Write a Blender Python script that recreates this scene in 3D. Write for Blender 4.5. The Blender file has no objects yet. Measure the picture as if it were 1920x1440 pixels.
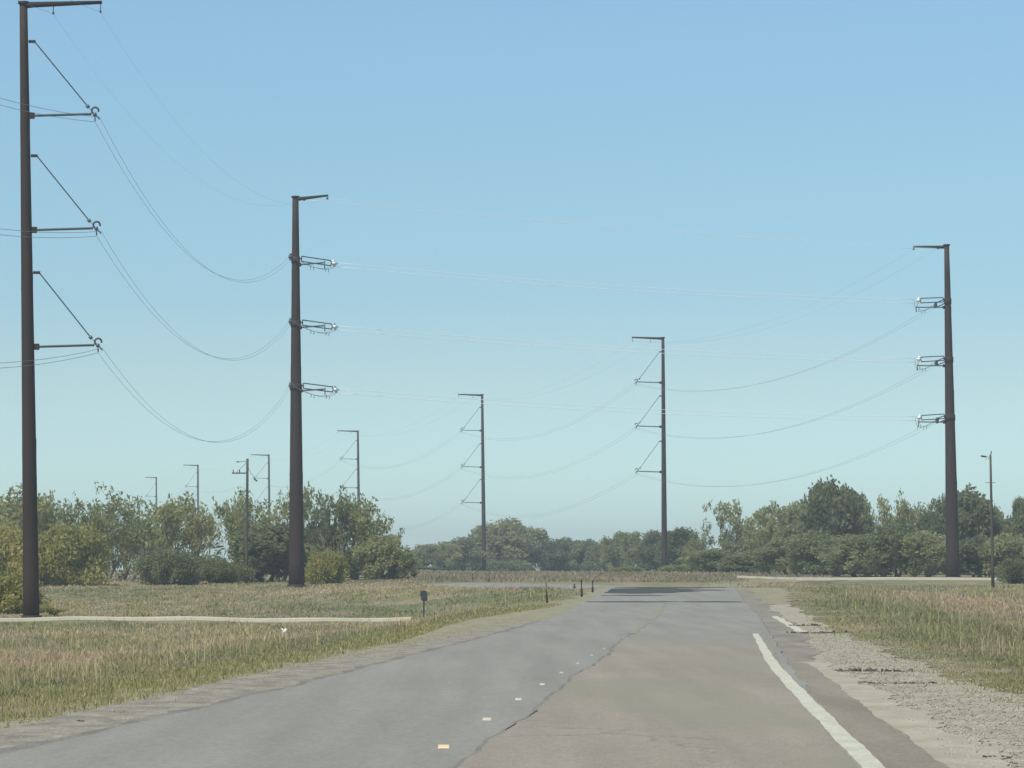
import bpy, math, random
import numpy as np
from mathutils import Vector, Matrix

random.seed(7)
RS = np.random.RandomState(7)
sc = bpy.context.scene
COL = sc.collection
F = 6650.0          # focal length in photo pixels
HY = 1077.0         # eye level in photo pixels
EYE = 1.55

# ------------------------------------------------------------------ terrain
def table(pts, sig=7):
    z = np.arange(-200, 7001, 1.0)
    v = np.interp(z, [p[0] for p in pts], [p[1] for p in pts])
    k = np.exp(-0.5*(np.arange(-30, 31)/sig)**2); k /= k.sum()
    vp = np.pad(v, 30, mode='edge')
    return np.convolve(vp, k, mode='valid')
ZT = np.arange(-200, 7001, 1.0)
CT = table([(-200,-14.2),(0,-2.35),(30,-.66),(48,.36),(60,1.08),(90,3.0),(120,4.85),(153,6.5),(200,9.1),(225,10),(260,10.5),(400,12),(7000,12)], 5)
PT = table([(-200,0),(90,0),(120,.08),(153,.3),(180,.56),(198,.74),(210,.77),(235,.56),(262,.44),(271,.46),(289,.84),(340,1.2),(400,1.5),(480,1.75),(700,1.75),(760,2.6),(1500,2.0),(7000,1.3)], 5)
LT = table([(-200,0),(20,0),(35,-.1),(50,-.35),(100,-.85),(150,-1.12),(208,-1.14),(250,-.55),(314,.32),(345,.75),(385,1.1),(420,1.9),(700,2.4),(1500,2.0),(7000,1.3)], 6)
RT = table([(-200,0),(60,0),(90,-.08),(150,.02),(230,.2),(300,.38),(330,.66),(355,1.05),(400,1.3),(425,1.5),(455,2.1),(530,2.2),(700,2.3),(1500,2.0),(7000,1.3)], 6)
def cen(Z): return np.interp(Z, ZT, CT)
def sstep(a, b, x):
    t = np.clip((x-a)/(b-a), 0, 1); return t*t*(3-2*t)
def T(X, Z):
    X = np.asarray(X, float); Z = np.asarray(Z, float)
    d = X - cen(Z); P = np.interp(Z, ZT, PT)
    a_ = np.interp(Z, [225, 262], [4.4, 14]); b_ = np.interp(Z, [225, 262], [15, 34]); sl = sstep(0, 1, (-d-a_)/(b_-a_)); sr = sstep(6, 20, d)
    w = sstep(5, 12, np.abs(d))
    bump = .05*np.sin(X*.31+1.3*np.sin(Z*.05))*np.sin(Z*.083+.5) + .03*np.sin(X*.9+Z*.21)
    bump = bump*(1-.5*sstep(200, 260, Z))
    return P*(1-sl-sr) + np.interp(Z, ZT, LT)*sl + np.interp(Z, ZT, RT)*sr + w*bump
def px(x, Z): return (x-960)/F*Z

# ------------------------------------------------------------------ materials
def newmat(name):
    m = bpy.data.materials.new(name); m.use_nodes = True
    nt = m.node_tree; nt.nodes.clear()
    return m, nt, nt.nodes, nt.links
def mathn(nt, op, a, b=None, clamp=False):
    n = nt.nodes.new('ShaderNodeMath'); n.operation = op; n.use_clamp = clamp
    for i, v in enumerate((a, b)):
        if v is None: continue
        if isinstance(v, (int, float)): n.inputs[i].default_value = v
        else: nt.links.new(v, n.inputs[i])
    return n.outputs[0]
def mixc(nt, fac, a, b, mode='MIX'):
    n = nt.nodes.new('ShaderNodeMix'); n.data_type = 'RGBA'; n.blend_type = mode
    for s, v in ((n.inputs[0], fac), (n.inputs[6], a), (n.inputs[7], b)):
        if isinstance(v, (int, float)): s.default_value = v
        elif isinstance(v, (tuple, list)): s.default_value = (*v[:3], 1)
        else: nt.links.new(v, s)
    return n.outputs[2]
def noise(nt, scale, detail=4, rough=.55, stretch=(1,1,1), off=(0,0,0), coord='pos', dist=0):
    if coord == 'pos': c = nt.nodes.new('ShaderNodeNewGeometry').outputs['Position']
    else: c = nt.nodes.new('ShaderNodeTexCoord').outputs['Object']
    mp = nt.nodes.new('ShaderNodeMapping'); mp.inputs['Scale'].default_value = stretch; mp.inputs['Location'].default_value = off
    nt.links.new(c, mp.inputs[0])
    n = nt.nodes.new('ShaderNodeTexNoise'); n.inputs['Scale'].default_value = scale
    n.inputs['Detail'].default_value = detail; n.inputs['Roughness'].default_value = rough; n.inputs['Distortion'].default_value = dist
    nt.links.new(mp.outputs[0], n.inputs['Vector'])
    return n.outputs['Fac']
def ramp(nt, fac, stops):
    r = nt.nodes.new('ShaderNodeValToRGB'); nt.links.new(fac, r.inputs[0])
    el = r.color_ramp.elements
    while len(el) > 2: el.remove(el[-1])
    for i, (p, c) in enumerate(stops):
        if i < 2: e = el[i]; e.position = p
        else: e = el.new(p)
        e.color = (*c, 1) if len(c) == 3 else c
    return r.outputs[0]
def g(v): return (v, v, v)
def finish(nt, col, rough=.85, spec=.25, bump=None, bstr=.3, bdist=.02, metal=0, trans=None):
    b = nt.nodes.new('ShaderNodeBsdfPrincipled')
    if isinstance(col, (tuple, list)): b.inputs['Base Color'].default_value = (*col[:3], 1)
    else: nt.links.new(col, b.inputs['Base Color'])
    if isinstance(rough, (int, float)): b.inputs['Roughness'].default_value = rough
    else: nt.links.new(rough, b.inputs['Roughness'])
    b.inputs['Specular IOR Level'].default_value = spec; b.inputs['Metallic'].default_value = metal
    if bump is not None:
        bn = nt.nodes.new('ShaderNodeBump'); bn.inputs['Strength'].default_value = bstr; bn.inputs['Distance'].default_value = bdist
        nt.links.new(bump, bn.inputs['Height']); nt.links.new(bn.outputs[0], b.inputs['Normal'])
    o = nt.nodes.new('ShaderNodeOutputMaterial'); out = b.outputs[0]
    if trans:
        tl = nt.nodes.new('ShaderNodeBsdfTranslucent')
        if isinstance(col, (tuple, list)): tl.inputs[0].default_value = (*col[:3], 1)
        else: nt.links.new(col, tl.inputs[0])
        ms = nt.nodes.new('ShaderNodeMixShader'); ms.inputs[0].default_value = trans
        nt.links.new(out, ms.inputs[1]); nt.links.new(tl.outputs[0], ms.inputs[2]); out = ms.outputs[0]
    nt.links.new(out, o.inputs[0])
def field_colour(nt):
    big = noise(nt, .045, 3, .5, (1, .5, 0), (3, 9, 0))
    mid = noise(nt, .28, 4, .6, (1, .45, 0), (31, 4, 0))
    fine = noise(nt, 2.6, 5, .7, (1, .6, 0))
    c = ramp(nt, big, [(.36, (.20,.215,.10)), (.5, (.29,.265,.135)), (.66, (.36,.31,.18))])
    pink = ramp(nt, mid, [(.48, g(0)), (.6, g(1))])
    c = mixc(nt, mathn(nt, 'MULTIPLY', pink, .65), c, (.43,.335,.255))
    green = ramp(nt, noise(nt, .2, 4, .6, (1,.5,0), (77,50,0)), [(.5, g(0)), (.64, g(1))])
    c = mixc(nt, mathn(nt, 'MULTIPLY', green, .55), c, (.20,.22,.12))
    return mixc(nt, .8, c, ramp(nt, fine, [(.3, g(.78)), (.7, g(1.2))]), 'MULTIPLY'), fine
M = {}
m, nt, N, L_ = newmat('field_ground'); c, fn = field_colour(nt); finish(nt, mixc(nt, 1, c, (.78,.78,.74), 'MULTIPLY'), .95, .1, fn, .5, .05); M['ground'] = m  # ground colour darkened to carry the self-shadow among grass blades
m, nt, N, L_ = newmat('grass_blades'); c, fn = field_colour(nt)
zn = N.new('ShaderNodeAttribute'); zn.attribute_name = 'zone'
wn = noise(nt, .5, 4, .6, (1, .4, 0), (9, 9, 0))
zq = mathn(nt, 'DIVIDE', mathn(nt, 'ADD', zn.outputs['Fac'], mathn(nt, 'MULTIPLY', mathn(nt, 'SUBTRACT', wn, .5), 6)), 20, True)
c = mixc(nt, ramp(nt, zq, [(.0, g(.15)), (.07, g(.75)), (.2, g(.6)), (.3, g(0))]), c, (.185,.195,.105))
c = mixc(nt, ramp(nt, zq, [(.22, g(.0)), (.34, g(.6)), (.5, g(.45)), (.62, g(0))]), c, (.40,.30,.225))
at = N.new('ShaderNodeAttribute'); at.attribute_name = 'tint'
c = mixc(nt, 1.0, c, ramp(nt, at.outputs['Fac'], [(0, (1.0,1.05,.95)), (.5, (1.36,1.22,1.20)), (.85, (1.62,1.43,1.37)), (1, (2.2,2.05,1.8))]), 'MULTIPLY')
finish(nt, c, .8, .15, trans=.3); M['grass'] = m
m, nt, N, L_ = newmat('bank_grass'); at = N.new('ShaderNodeAttribute'); at.attribute_name = 'tint'
c = mixc(nt, ramp(nt, noise(nt, .12, 4, .6, (1, .3, 0)), [(.42, g(0)), (.58, g(1))]), (.24,.22,.13), (.36,.28,.19))
c = mixc(nt, 1, c, ramp(nt, at.outputs['Fac'], [(0, g(.85)), (1, g(1.35))]), 'MULTIPLY'); finish(nt, c, .85, .1, trans=.3); M['bank'] = m
m, nt, N, L_ = newmat('verge_grass')
at = N.new('ShaderNodeAttribute'); at.attribute_name = 'tint'
c = ramp(nt, at.outputs['Fac'], [(0, (.22,.22,.09)), (.5, (.36,.32,.13)), (1, (.56,.50,.28))])
finish(nt, c, .8, .15, trans=.3); M['verge'] = m

def asphalt(name, base, warm, sc_=1.0, contrast=.25, patch=None, fade=False, crack=.35):
    m, nt, N, L_ = newmat(name)
    blot = noise(nt, .35*sc_, 5, .6, (1, .35, 0), (5, 2, 0))
    streak = noise(nt, 1.6, 3, .5, (1, .04, 0), (1, 0, 0))
    grain = noise(nt, 38, 3, .7, (1, .35, 1)); grit = noise(nt, 11, 5, .8, (1, .3, 1), (4, 4, 0))
    c = mixc(nt, ramp(nt, blot, [(.35, g(0)), (.68, g(1))]), base, warm)
    c = mixc(nt, .9, c, ramp(nt, streak, [(.35, g(.91)), (.65, g(1.07))]), 'MULTIPLY')
    c = mixc(nt, .9, c, ramp(nt, grit, [(.3, g(.88)), (.7, g(1.12))]), 'MULTIPLY')
    c = mixc(nt, .9, c, ramp(nt, grain, [(.3, g(1-contrast)), (.7, g(1+contrast))]), 'MULTIPLY')
    vo = nt.nodes.new('ShaderNodeTexVoronoi'); vo.feature = 'DISTANCE_TO_EDGE'; vo.inputs['Scale'].default_value = .42
    ge = nt.nodes.new('ShaderNodeNewGeometry'); mp = nt.nodes.new('ShaderNodeMapping'); mp.inputs['Scale'].default_value = (1, .35, 0)
    wv = nt.nodes.new('ShaderNodeTexNoise'); wv.inputs['Scale'].default_value = 1.3; wv.inputs['Detail'].default_value = 4
    nt.links.new(ge.outputs['Position'], wv.inputs['Vector'])
    ad = nt.nodes.new('ShaderNodeVectorMath'); ad.operation = 'ADD'; nt.links.new(ge.outputs['Position'], ad.inputs[0]); nt.links.new(wv.outputs['Color'], ad.inputs[1])
    nt.links.new(ad.outputs[0], mp.inputs[0]); nt.links.new(mp.outputs[0], vo.inputs['Vector'])
    line = ramp(nt, vo.outputs['Distance'], [(.0, g(1)), (.012, g(0))])
    msk = ramp(nt, noise(nt, .16, 3, .5, (1, .4, 0), (44, 3, 0)), [(.56, g(0)), (.62, g(1))])
    c = mixc(nt, mathn(nt, 'MULTIPLY', mathn(nt, 'MULTIPLY', line, msk), crack), c, (.06,.06,.055))
    if fade:
        sp = nt.nodes.new('ShaderNodeSeparateXYZ'); nt.links.new(ge.outputs['Position'], sp.inputs[0])
        q = mathn(nt, 'ADD', mathn(nt, 'MULTIPLY', mathn(nt, 'SUBTRACT', sp.outputs[1], 70), .05), mathn(nt, 'MULTIPLY', mathn(nt, 'SUBTRACT', noise(nt, .5, 4, .6, (1, .5, 0)), .5), 1.6), True)
        c = mixc(nt, q, c, mixc(nt, grit, (.235,.228,.195), (.275,.267,.228)))
    if patch:
        p = ramp(nt, noise(nt, .22, 3, .5, (1.6, .3, 0), (12, 7, 0)), [(.52, g(0)), (.62, g(1))])
        c = mixc(nt, mathn(nt, 'MULTIPLY', p, .55), c, patch)
    finish(nt, c, .92, .12, grain, .3, .01)
    return m
M['road'] = asphalt('blue_grey_asphalt', (.262,.248,.208), (.285,.271,.228), .7, .14, crack=0)#)
M['lane'] = asphalt('tan_asphalt', (.285,.25,.192), (.325,.277,.217), 1.3, .2, (.265,.252,.182), True)
M['old'] = asphalt('old_asphalt', (.225,.20,.155), (.31,.275,.215), 2.5, .3)
M['edge'] = asphalt('edge_asphalt', (.24,.207,.157), (.285,.248,.19), 2, .2)
M['edge_dark'] = asphalt('dark_crumbled_asphalt', (.185,.172,.145), (.265,.245,.20), 5, .35)
def dirt(name, a, b, s=3, con=.3, bs=.6):
    m, nt, N, L_ = newmat(name)
    n1 = noise(nt, s, 6, .65, (1,.5,0)); n2 = noise(nt, 24, 4, .75, (1,.5,1))
    c = mixc(nt, ramp(nt, n1, [(.38, g(0)), (.62, g(1))]), a, b)
    c = mixc(nt, .9, c, ramp(nt, n2, [(.3, g(1-con)), (.7, g(1+con))]), 'MULTIPLY')
    finish(nt, c, .95, .1, n2, bs, .02); return m
M['gravel'] = dirt('shoulder_gravel', (.32,.283,.205), (.42,.375,.285), 2, .2, .25)
M['sand'] = dirt('pale_caliche', (.36,.32,.23), (.45,.41,.31), 1.5, .12)
M['lgravel'] = dirt('grey_gravel', (.22,.195,.15), (.35,.31,.24), 2.2, .4)
M['dirt'] = dirt('dry_dirt', (.25,.225,.14), (.33,.30,.20), 1.5, .25)
M['conc'] = dirt('path_concrete', (.58,.52,.39), (.66,.60,.47), .6, .08)
M['white'] = dirt('worn_white_paint', (.49,.47,.36), (.58,.56,.44), 3, .16)
M['tar'] = dirt('dark_crust', (.06,.056,.051), (.18,.162,.135), 4, .3)
m, nt, N, L_ = newmat('loose_stones'); at = N.new('ShaderNodeAttribute'); at.attribute_name = 'tint'
finish(nt, ramp(nt, at.outputs['Fac'], [(0, (.20,.175,.135)), (.35, (.32,.285,.21)), (.75, (.44,.395,.30)), (1, (.52,.48,.39))]), .9, .15); M['stone'] = m
m, nt, N, L_ = newmat('painted_mirage'); wn = noise(nt, 1.5, 3, .6, (.25,1,1)); finish(nt, mixc(nt, ramp(nt, wn, [(.4, g(0)), (.6, g(1))]), (.045,.053,.05), (.12,.127,.115)), .9, .05); M['mirage_dark'] = m  # dark colour stands in for the trees mirrored in the mirage
m, nt, N, L_ = newmat('reflector_face'); finish(nt, (1,.72,.45), .4, .5); M['tab'] = m
m, nt, N, L_ = newmat('reflector_cream'); finish(nt, (.72,.64,.52), .5, .4); M['tab2'] = m
m, nt, N, L_ = newmat('reflector_faint'); finish(nt, (.60,.56,.47), .6, .3); M['tab3'] = m  # fainter tone for the farther tabs
m, nt, N, L_ = newmat('yellow_paint'); finish(nt, mixc(nt, noise(nt, 1.2, 4, .7), (.25,.245,.20), (.31,.285,.195)), .9, .1); M['yellow'] = m

m, nt, N, L_ = newmat('weathering_steel')
st = noise(nt, 1.2, 4, .6, (1,1,.15), coord='obj')
c = mixc(nt, st, (.022,.013,.010), (.052,.031,.023)); finish(nt, c, .75, .3, st, .1, .01); M['steel'] = m
m, nt, N, L_ = newmat('galvanised'); finish(nt, mixc(nt, noise(nt, 5, 3, .6, coord='obj'), (.08,.08,.085), (.14,.14,.145)), .5, .5, metal=.3); M['galv'] = m
m, nt, N, L_ = newmat('insulator_grey'); finish(nt, (.045,.05,.058), .5, .4); M['ins'] = m
m, nt, N, L_ = newmat('bright_fitting'); finish(nt, (.8,.8,.8), .35, .6, metal=.2); M['bright'] = m
m, nt, N, L_ = newmat('aluminium_wire'); finish(nt, (.20,.20,.20), .6, .4); M['wire'] = m
m, nt, N, L_ = newmat('glint_white_wire'); finish(nt, (1,1,1), .6, .5); M['wire_glint'] = m  # white colour paints the sun glint on the road-crossing wires
m, nt, N, L_ = newmat('pole_wood'); wn = noise(nt, 3, 4, .6, (1,1,.05), coord='obj')
finish(nt, mixc(nt, wn, (.05,.045,.038), (.13,.115,.09)), .9, .15); M['wood'] = m
m, nt, N, L_ = newmat('dark_sign_metal'); finish(nt, mixc(nt, noise(nt, 6, 3, .6, coord='obj'), (.03,.035,.04), (.05,.06,.065)), .6, .4); M['sign'] = m
m, nt, N, L_ = newmat('marker_plastic'); finish(nt, (.035,.03,.027), .7, .3); M['post'] = m
m, nt, N, L_ = newmat('marker_red'); finish(nt, (.22,.15,.115), .7, .3); M['red'] = m
m, nt, N, L_ = newmat('petal_white'); finish(nt, (.8,.78,.7), .7, .2); M['petal'] = m

def bark(name, a, b):
    m, nt, N, L_ = newmat(name); n = noise(nt, 4, 4, .6, (1,1,.3), coord='obj'); finish(nt, mixc(nt, n, a, b), .9, .1, n, .5, .02); return m
M['bark'] = bark('bark', (.035,.03,.025), (.085,.075,.06))
M['palebark'] = bark('pale_bark', (.10,.09,.07), (.27,.24,.19))
def foliage(name, a, b, hi, trans=.35):
    m, nt, N, L_ = newmat(name)
    oi = N.new('ShaderNodeObjectInfo')
    big = noise(nt, .45, 3, .6, coord='obj'); at = N.new('ShaderNodeAttribute'); at.attribute_name = 'tint'
    c = mixc(nt, ramp(nt, big, [(.35, g(0)), (.65, g(1))]), a, b)
    c = mixc(nt, ramp(nt, at.outputs['Fac'], [(.55, g(0)), (1, g(.75))]), c, hi)
    hsv = N.new('ShaderNodeHueSaturation'); nt.links.new(c, hsv.inputs['Color'])
    nt.links.new(mathn(nt, 'ADD', mathn(nt, 'MULTIPLY', oi.outputs['Random'], .55), .8), hsv.inputs['Value'])
    nt.links.new(mathn(nt, 'ADD', mathn(nt, 'MULTIPLY', oi.outputs['Random'], -.03), .515), hsv.inputs['Hue'])
    finish(nt, hsv.outputs[0], .75, .2, trans=trans); return m
M['leaf_open'] = foliage('olive_leaves', (.21,.23,.08), (.35,.35,.13), (.52,.49,.25), .58)
M['leaf_dense'] = foliage('green_leaves', (.18,.205,.095), (.31,.315,.15), (.46,.445,.235), .58)
M['leaf_light'] = foliage('light_green_leaves', (.23,.255,.11), (.35,.36,.165), (.48,.475,.24), .58)
M['leaf_yellow'] = foliage('yellow_green_leaves', (.27,.27,.08), (.44,.39,.11), (.55,.49,.19), .5)

# ------------------------------------------------------------------ mesh builder
class MB:
    def __init__(s): s.v = []; s.f = []
    def add(s, vs, fs):
        o = len(s.v); s.v += [tuple(v) for v in vs]; s.f += [tuple(i+o for i in f) for f in fs]
    def box(s, c, size, rot=None):
        hx, hy, hz = (d/2 for d in size); c = Vector(c)
        vs = [Vector((x*hx, y*hy, z*hz)) for x in (-1,1) for y in (-1,1) for z in (-1,1)]
        if rot is not None: vs = [rot @ v for v in vs]
        s.add([v+c for v in vs], [(0,1,3,2),(4,6,7,5),(0,4,5,1),(2,3,7,6),(0,2,6,4),(1,5,7,3)])
    def tube(s, pts, rad, n=8, cap=True):
        pts = [Vector(p) for p in pts]
        if isinstance(rad, (int, float)): rad = [rad]*len(pts)
        rings = []
        up = None
        for i, p in enumerate(pts):
            d = (pts[min(i+1, len(pts)-1)] - pts[max(i-1, 0)]).normalized()
            if up is None:
                up = Vector((0,0,1)) if abs(d.z) < .9 else Vector((1,0,0))
            a = d.cross(up).normalized(); b = a.cross(d).normalized(); up = b
            rings.append([p + (a*math.cos(t) + b*math.sin(t))*rad[i] for t in (2*math.pi*k/n for k in range(n))])
        vs = [v for r in rings for v in r]; fs = []
        for i in range(len(pts)-1):
            for k in range(n):
                k2 = (k+1) % n; fs.append((i*n+k, i*n+k2, (i+1)*n+k2, (i+1)*n+k))
        if cap: fs.append(tuple(range(n))[::-1]); fs.append(tuple((len(pts)-1)*n+k for k in range(n)))
        s.add(vs, fs)
    def build(s, name, mat, parent=None, smooth=True):
        me = bpy.data.meshes.new(name); me.from_pydata(s.v, [], s.f); me.materials.append(M[mat] if isinstance(mat, str) else mat)
        if smooth:
            for p in me.polygons: p.use_smooth = True
        me.update()
        o = bpy.data.objects.new(name, me); COL.objects.link(o)
        if parent: o.parent = parent
        return o
def tag(o, label=None, cat=None, group=None, kind=None):
    if label: o['label'] = label
    if cat: o['category'] = cat
    if group: o['group'] = group
    if kind: o['kind'] = kind
    return o
def empty(name, loc, label, cat, group=None):
    o = bpy.data.objects.new(name, None); COL.objects.link(o); o.location = loc; o.empty_display_size = .2
    return tag(o, label, cat, group)

# ------------------------------------------------------------------ sheets
def grid_mesh(name, X, Z, H, mat, kind='structure', smooth=True):
    nz, nx = X.shape
    v = np.stack([X, Z, H], -1).reshape(-1, 3)
    i = np.arange(nz*nx).reshape(nz, nx)
    q = np.stack([i[:-1,:-1], i[:-1,1:], i[1:,1:], i[1:,:-1]], -1).reshape(-1, 4)
    me = bpy.data.meshes.new(name); me.vertices.add(len(v)); me.vertices.foreach_set('co', v.ravel())
    me.loops.add(q.size); me.loops.foreach_set('vertex_index', q.ravel())
    me.polygons.add(len(q)); me.polygons.foreach_set('loop_start', np.arange(len(q))*4); me.polygons.foreach_set('loop_total', np.full(len(q), 4))
    me.materials.append(M[mat]); me.update(); me.validate()
    me.polygons.foreach_set('use_smooth', np.full(len(q), smooth, bool))
    o = bpy.data.objects.new(name, me); COL.objects.link(o)
    if kind: o['kind'] = kind
    return o
def wob(t, amp, seed, f=1.0):
    return amp*(np.sin(t*.83*f+seed)+.6*np.sin(t*2.1*f+seed*2.3)+.45*np.sin(t*5.3*f+seed*4.1)+.3*np.sin(t*11.7*f+seed))/1.6
# ground
zs = np.concatenate([[-60,-40,-20], np.arange(-5, 420, 2.0), np.arange(420, 760, 10.0), [800,900,1000,1200,1500,2000,2600,3200]])
xs = np.concatenate([[-2400,-1500,-900,-600,-400,-280,-200,-150], np.arange(-120, -40, 4.0), np.arange(-40, 60, .75), np.arange(60, 140, 4.0), [150,200,280,400,600,900,1500,2400]])
GX, GZ = np.meshgrid(xs, zs)
grid_mesh('ground', GX, GZ, T(GX, GZ), 'ground')
def strip(name, z0, z1, lo, hi, off, mat, step=1.0, n=10, seed=0, wl=0, wr=0, kind='structure', wf=1.0):
    """ribbon that follows the road between the offsets lo(Z), hi(Z) from the centre line"""
    z = np.arange(z0, z1+step*.5, step)
    flo = lo if callable(lo) else (lambda q: np.interp(q, *zip(*lo))) if isinstance(lo, list) else (lambda q: q*0+lo)
    fhi = hi if callable(hi) else (lambda q: np.interp(q, *zip(*hi))) if isinstance(hi, list) else (lambda q: q*0+hi)
    a = flo(z) + wob(z, wl, seed, wf); b = fhi(z) + wob(z, wr, seed+5, wf)
    b = np.maximum(b, a+.01)
    u = np.linspace(0, 1, n+1)
    X = cen(z)[:,None] + a[:,None]*(1-u) + b[:,None]*u
    Zg = np.repeat(z[:,None], n+1, 1)
    H = T(X, Zg) + off
    # skirts so the sheet has an edge
    X = np.hstack([X[:,:1], X, X[:,-1:]]); Zg = np.hstack([Zg[:,:1], Zg, Zg[:,-1:]])
    H = np.hstack([H[:,:1]-.08, H, H[:,-1:]-.08])
    return grid_mesh(name, X, Zg, H, mat, kind, smooth=False)
strip('gravel_shoulder', -10, 150, 3.3, [(0,6.1),(45,6.1),(62,5.8),(84,5.6),(110,5.3),(150,5.4)], .016, 'gravel', .5, 10, 3, 0, .22, wf=.5)
strip('dirt_shoulder', 148, 226, 3.3, [(148,5.4),(180,6.2),(226,6.5)], .016, 'dirt', 1, 8, 2, 0, .3)
strip('grass_verge_dirt', -10, 222, [(0,-5.2),(40,-5.1),(80,-5.3),(105,-6.4),(120,-6.6),(140,-4.9),(165,-4.3),(222,-4.3)], -3.3, .014, 'dirt', .5, 10, 1, .3, 0, wf=.6)
strip('left_gravel_shoulder', -10, 118, [(0,-4.75),(60,-4.55),(100,-4.1),(118,-3.5)], -3.2, .026, 'lgravel', .5, 6, 7, .15, 0, wf=.7)
strip('crumbled_asphalt_edge', -10, 112, [(0,-3.93),(30,-3.79),(48,-3.47),(112,-3.55)], -3.2, .032, 'edge_dark', .35, 3, 14, .09, 0, wf=1.1)
strip('road', -12, 226, [(0,-3.75),(30,-3.6),(48,-3.3),(226,-3.45)], [(0,3.6),(60,3.6),(100,3.55),(226,3.55)], .04, 'road', .5, 12, 0, .05, .04)
strip('old_road_edge', 62, 196, 3.3, [(62,4.1),(80,4.4),(100,4.45),(125,4.3),(150,4.35),(196,4.2)], .022, 'old', .5, 4, 11, 0, .16, wf=.4)
strip('worn_lane', -12, 88, [(0,.42),(30,.40),(45,.36),(60,.36),(75,.22),(88,.06)], 3.45, .056, 'lane', .35, 12, 4, .06, .02, wf=.3)
strip('lane_seam', -12, 89, [(0,.37),(30,.35),(45,.31),(60,.30),(75,.13),(89,-.02)], [(0,.46),(30,.42),(45,.40),(60,.40),(75,.28),(89,.12)], .050, 'edge_dark', .35, 2, 4, .06, .05, wf=.3)
strip('road_edge_asphalt', -12, 66, 3.2, [(0,4.35),(30,4.2),(40,4.1),(50,4.05),(60,3.95),(66,3.5)], .034, 'edge', .35, 4, 6, 0, .03)
strip('pale_edge_gravel', -12, 62, [(0,4.1),(30,4.05),(50,3.9),(62,3.7)], [(0,4.9),(30,4.75),(50,4.5),(62,4.2)], .026, 'sand', .35, 4, 9, 0, .12)
strip('white_edge_line', -12, 89, [(0,3.62),(28,3.50),(60,3.22),(89,3.1)], [(0,3.81),(28,3.685),(60,3.405),(89,3.25)], .061, 'white', .35, 2, 3, .012, .012)
strip('detached_white_line', 93, 121, [(93,4.30),(121,3.95)], [(93,4.55),(121,4.18)], .034, 'white', .35, 2, 8, .03, .04)
strip('faded_yellow_line', 90, 108, -.08, .10, .046, 'yellow', .5, 2, 8, .05, .05)
strip('faded_yellow_line', 112, 148, -.10, .12, .046, 'yellow', .5, 2, 5, .05, .05)
# heat shimmer near the crest: dark tree reflection painted as ragged matte patches
def mirage_pool(z0, z1, a, b, seed):
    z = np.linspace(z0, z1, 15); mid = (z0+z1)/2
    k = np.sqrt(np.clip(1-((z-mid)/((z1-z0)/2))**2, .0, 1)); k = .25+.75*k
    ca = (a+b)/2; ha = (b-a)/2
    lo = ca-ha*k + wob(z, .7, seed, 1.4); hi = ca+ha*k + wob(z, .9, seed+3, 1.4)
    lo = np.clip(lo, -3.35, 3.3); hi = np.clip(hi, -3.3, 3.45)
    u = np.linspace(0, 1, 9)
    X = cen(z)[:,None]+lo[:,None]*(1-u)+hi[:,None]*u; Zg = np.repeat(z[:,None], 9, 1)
    return grid_mesh('mirage_patch', X, Zg, T(X, Zg)+.052, 'mirage_dark')
mirage_pool(178, 190, -3.3, .2, 1); mirage_pool(183, 199, -3.6, 1.3, 4); mirage_pool(200, 216, -3.6, 3.6, 5); mirage_pool(189, 192, 1.0, 3.1, 6); mirage_pool(171, 173, -2.9, -.6, 7)
mirage_pool(153, 155.5, -3.2, .1, 2); mirage_pool(153.2, 155.4, .8, 3.5, 9)

# far road bending left beyond the crest
def ribbon(name, pts, w, off, mat, n=6, step=1.5, wv=.0, kind='structure', sk=.12):
    P = [Vector((p[0], p[1], 0)) for p in pts]; out = []
    for a, b in zip(P[:-1], P[1:]):
        k = max(1, int((b-a).length/step)); out += [a.lerp(b, i/k) for i in range(k)]
    out.append(P[-1])
    for _ in range(6):
        out = [out[0]]+[(out[i-1]+out[i]*2+out[i+1])/4 for i in range(1, len(out)-1)]+[out[-1]]
    X = np.zeros((len(out), n+3)); Zg = X.copy(); H = X.copy()
    for i, p in enumerate(out):
        d = (out[min(i+1, len(out)-1)]-out[max(i-1, 0)]).normalized(); nrm = Vector((d.y, -d.x, 0))
        for j in range(n+3):
            jj = min(max(j-1, 0), n); u = jj/n-.5
            q = p + nrm*(w*u + (wob(np.array(i*.9), wv, jj*3.0) if jj in (0, n) else 0))
            X[i,j] = q.x; Zg[i,j] = q.y; H[i,j] = float(T(q.x, q.y)) + (off if 0 < j < n+2 else off-sk)
    return grid_mesh(name, X, Zg, H, mat, kind, smooth=False)
ribbon('far_road', [(9.8,222),(9.6,240),(8,262),(3,277),(-3,282),(-7,284)], 12, .05, 'road', 8)
ribbon('path', [(-75,207),(-29,205.5),(-12,205),(px(772,205),205)], 2.6, .17, 'conc', 4, 1, .06, sk=.4)
ribbon('dirt_track', [(11.5,224),(14.5,255),(19,295),(25,335),(31,350)], 4.0, .05, 'dirt', 4, 2, .4)
ribbon('path', [(22.5,354.5),(30,354.2),(40,354),(60,354),(95,356)], 3.0, .20, 'conc', 4, 2, .06, sk=.45)
ribbon('sand_path', [(px(640,296),296),(px(742,296),297)], 5.5, .03, 'dirt', 4, 1, .5)

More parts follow.
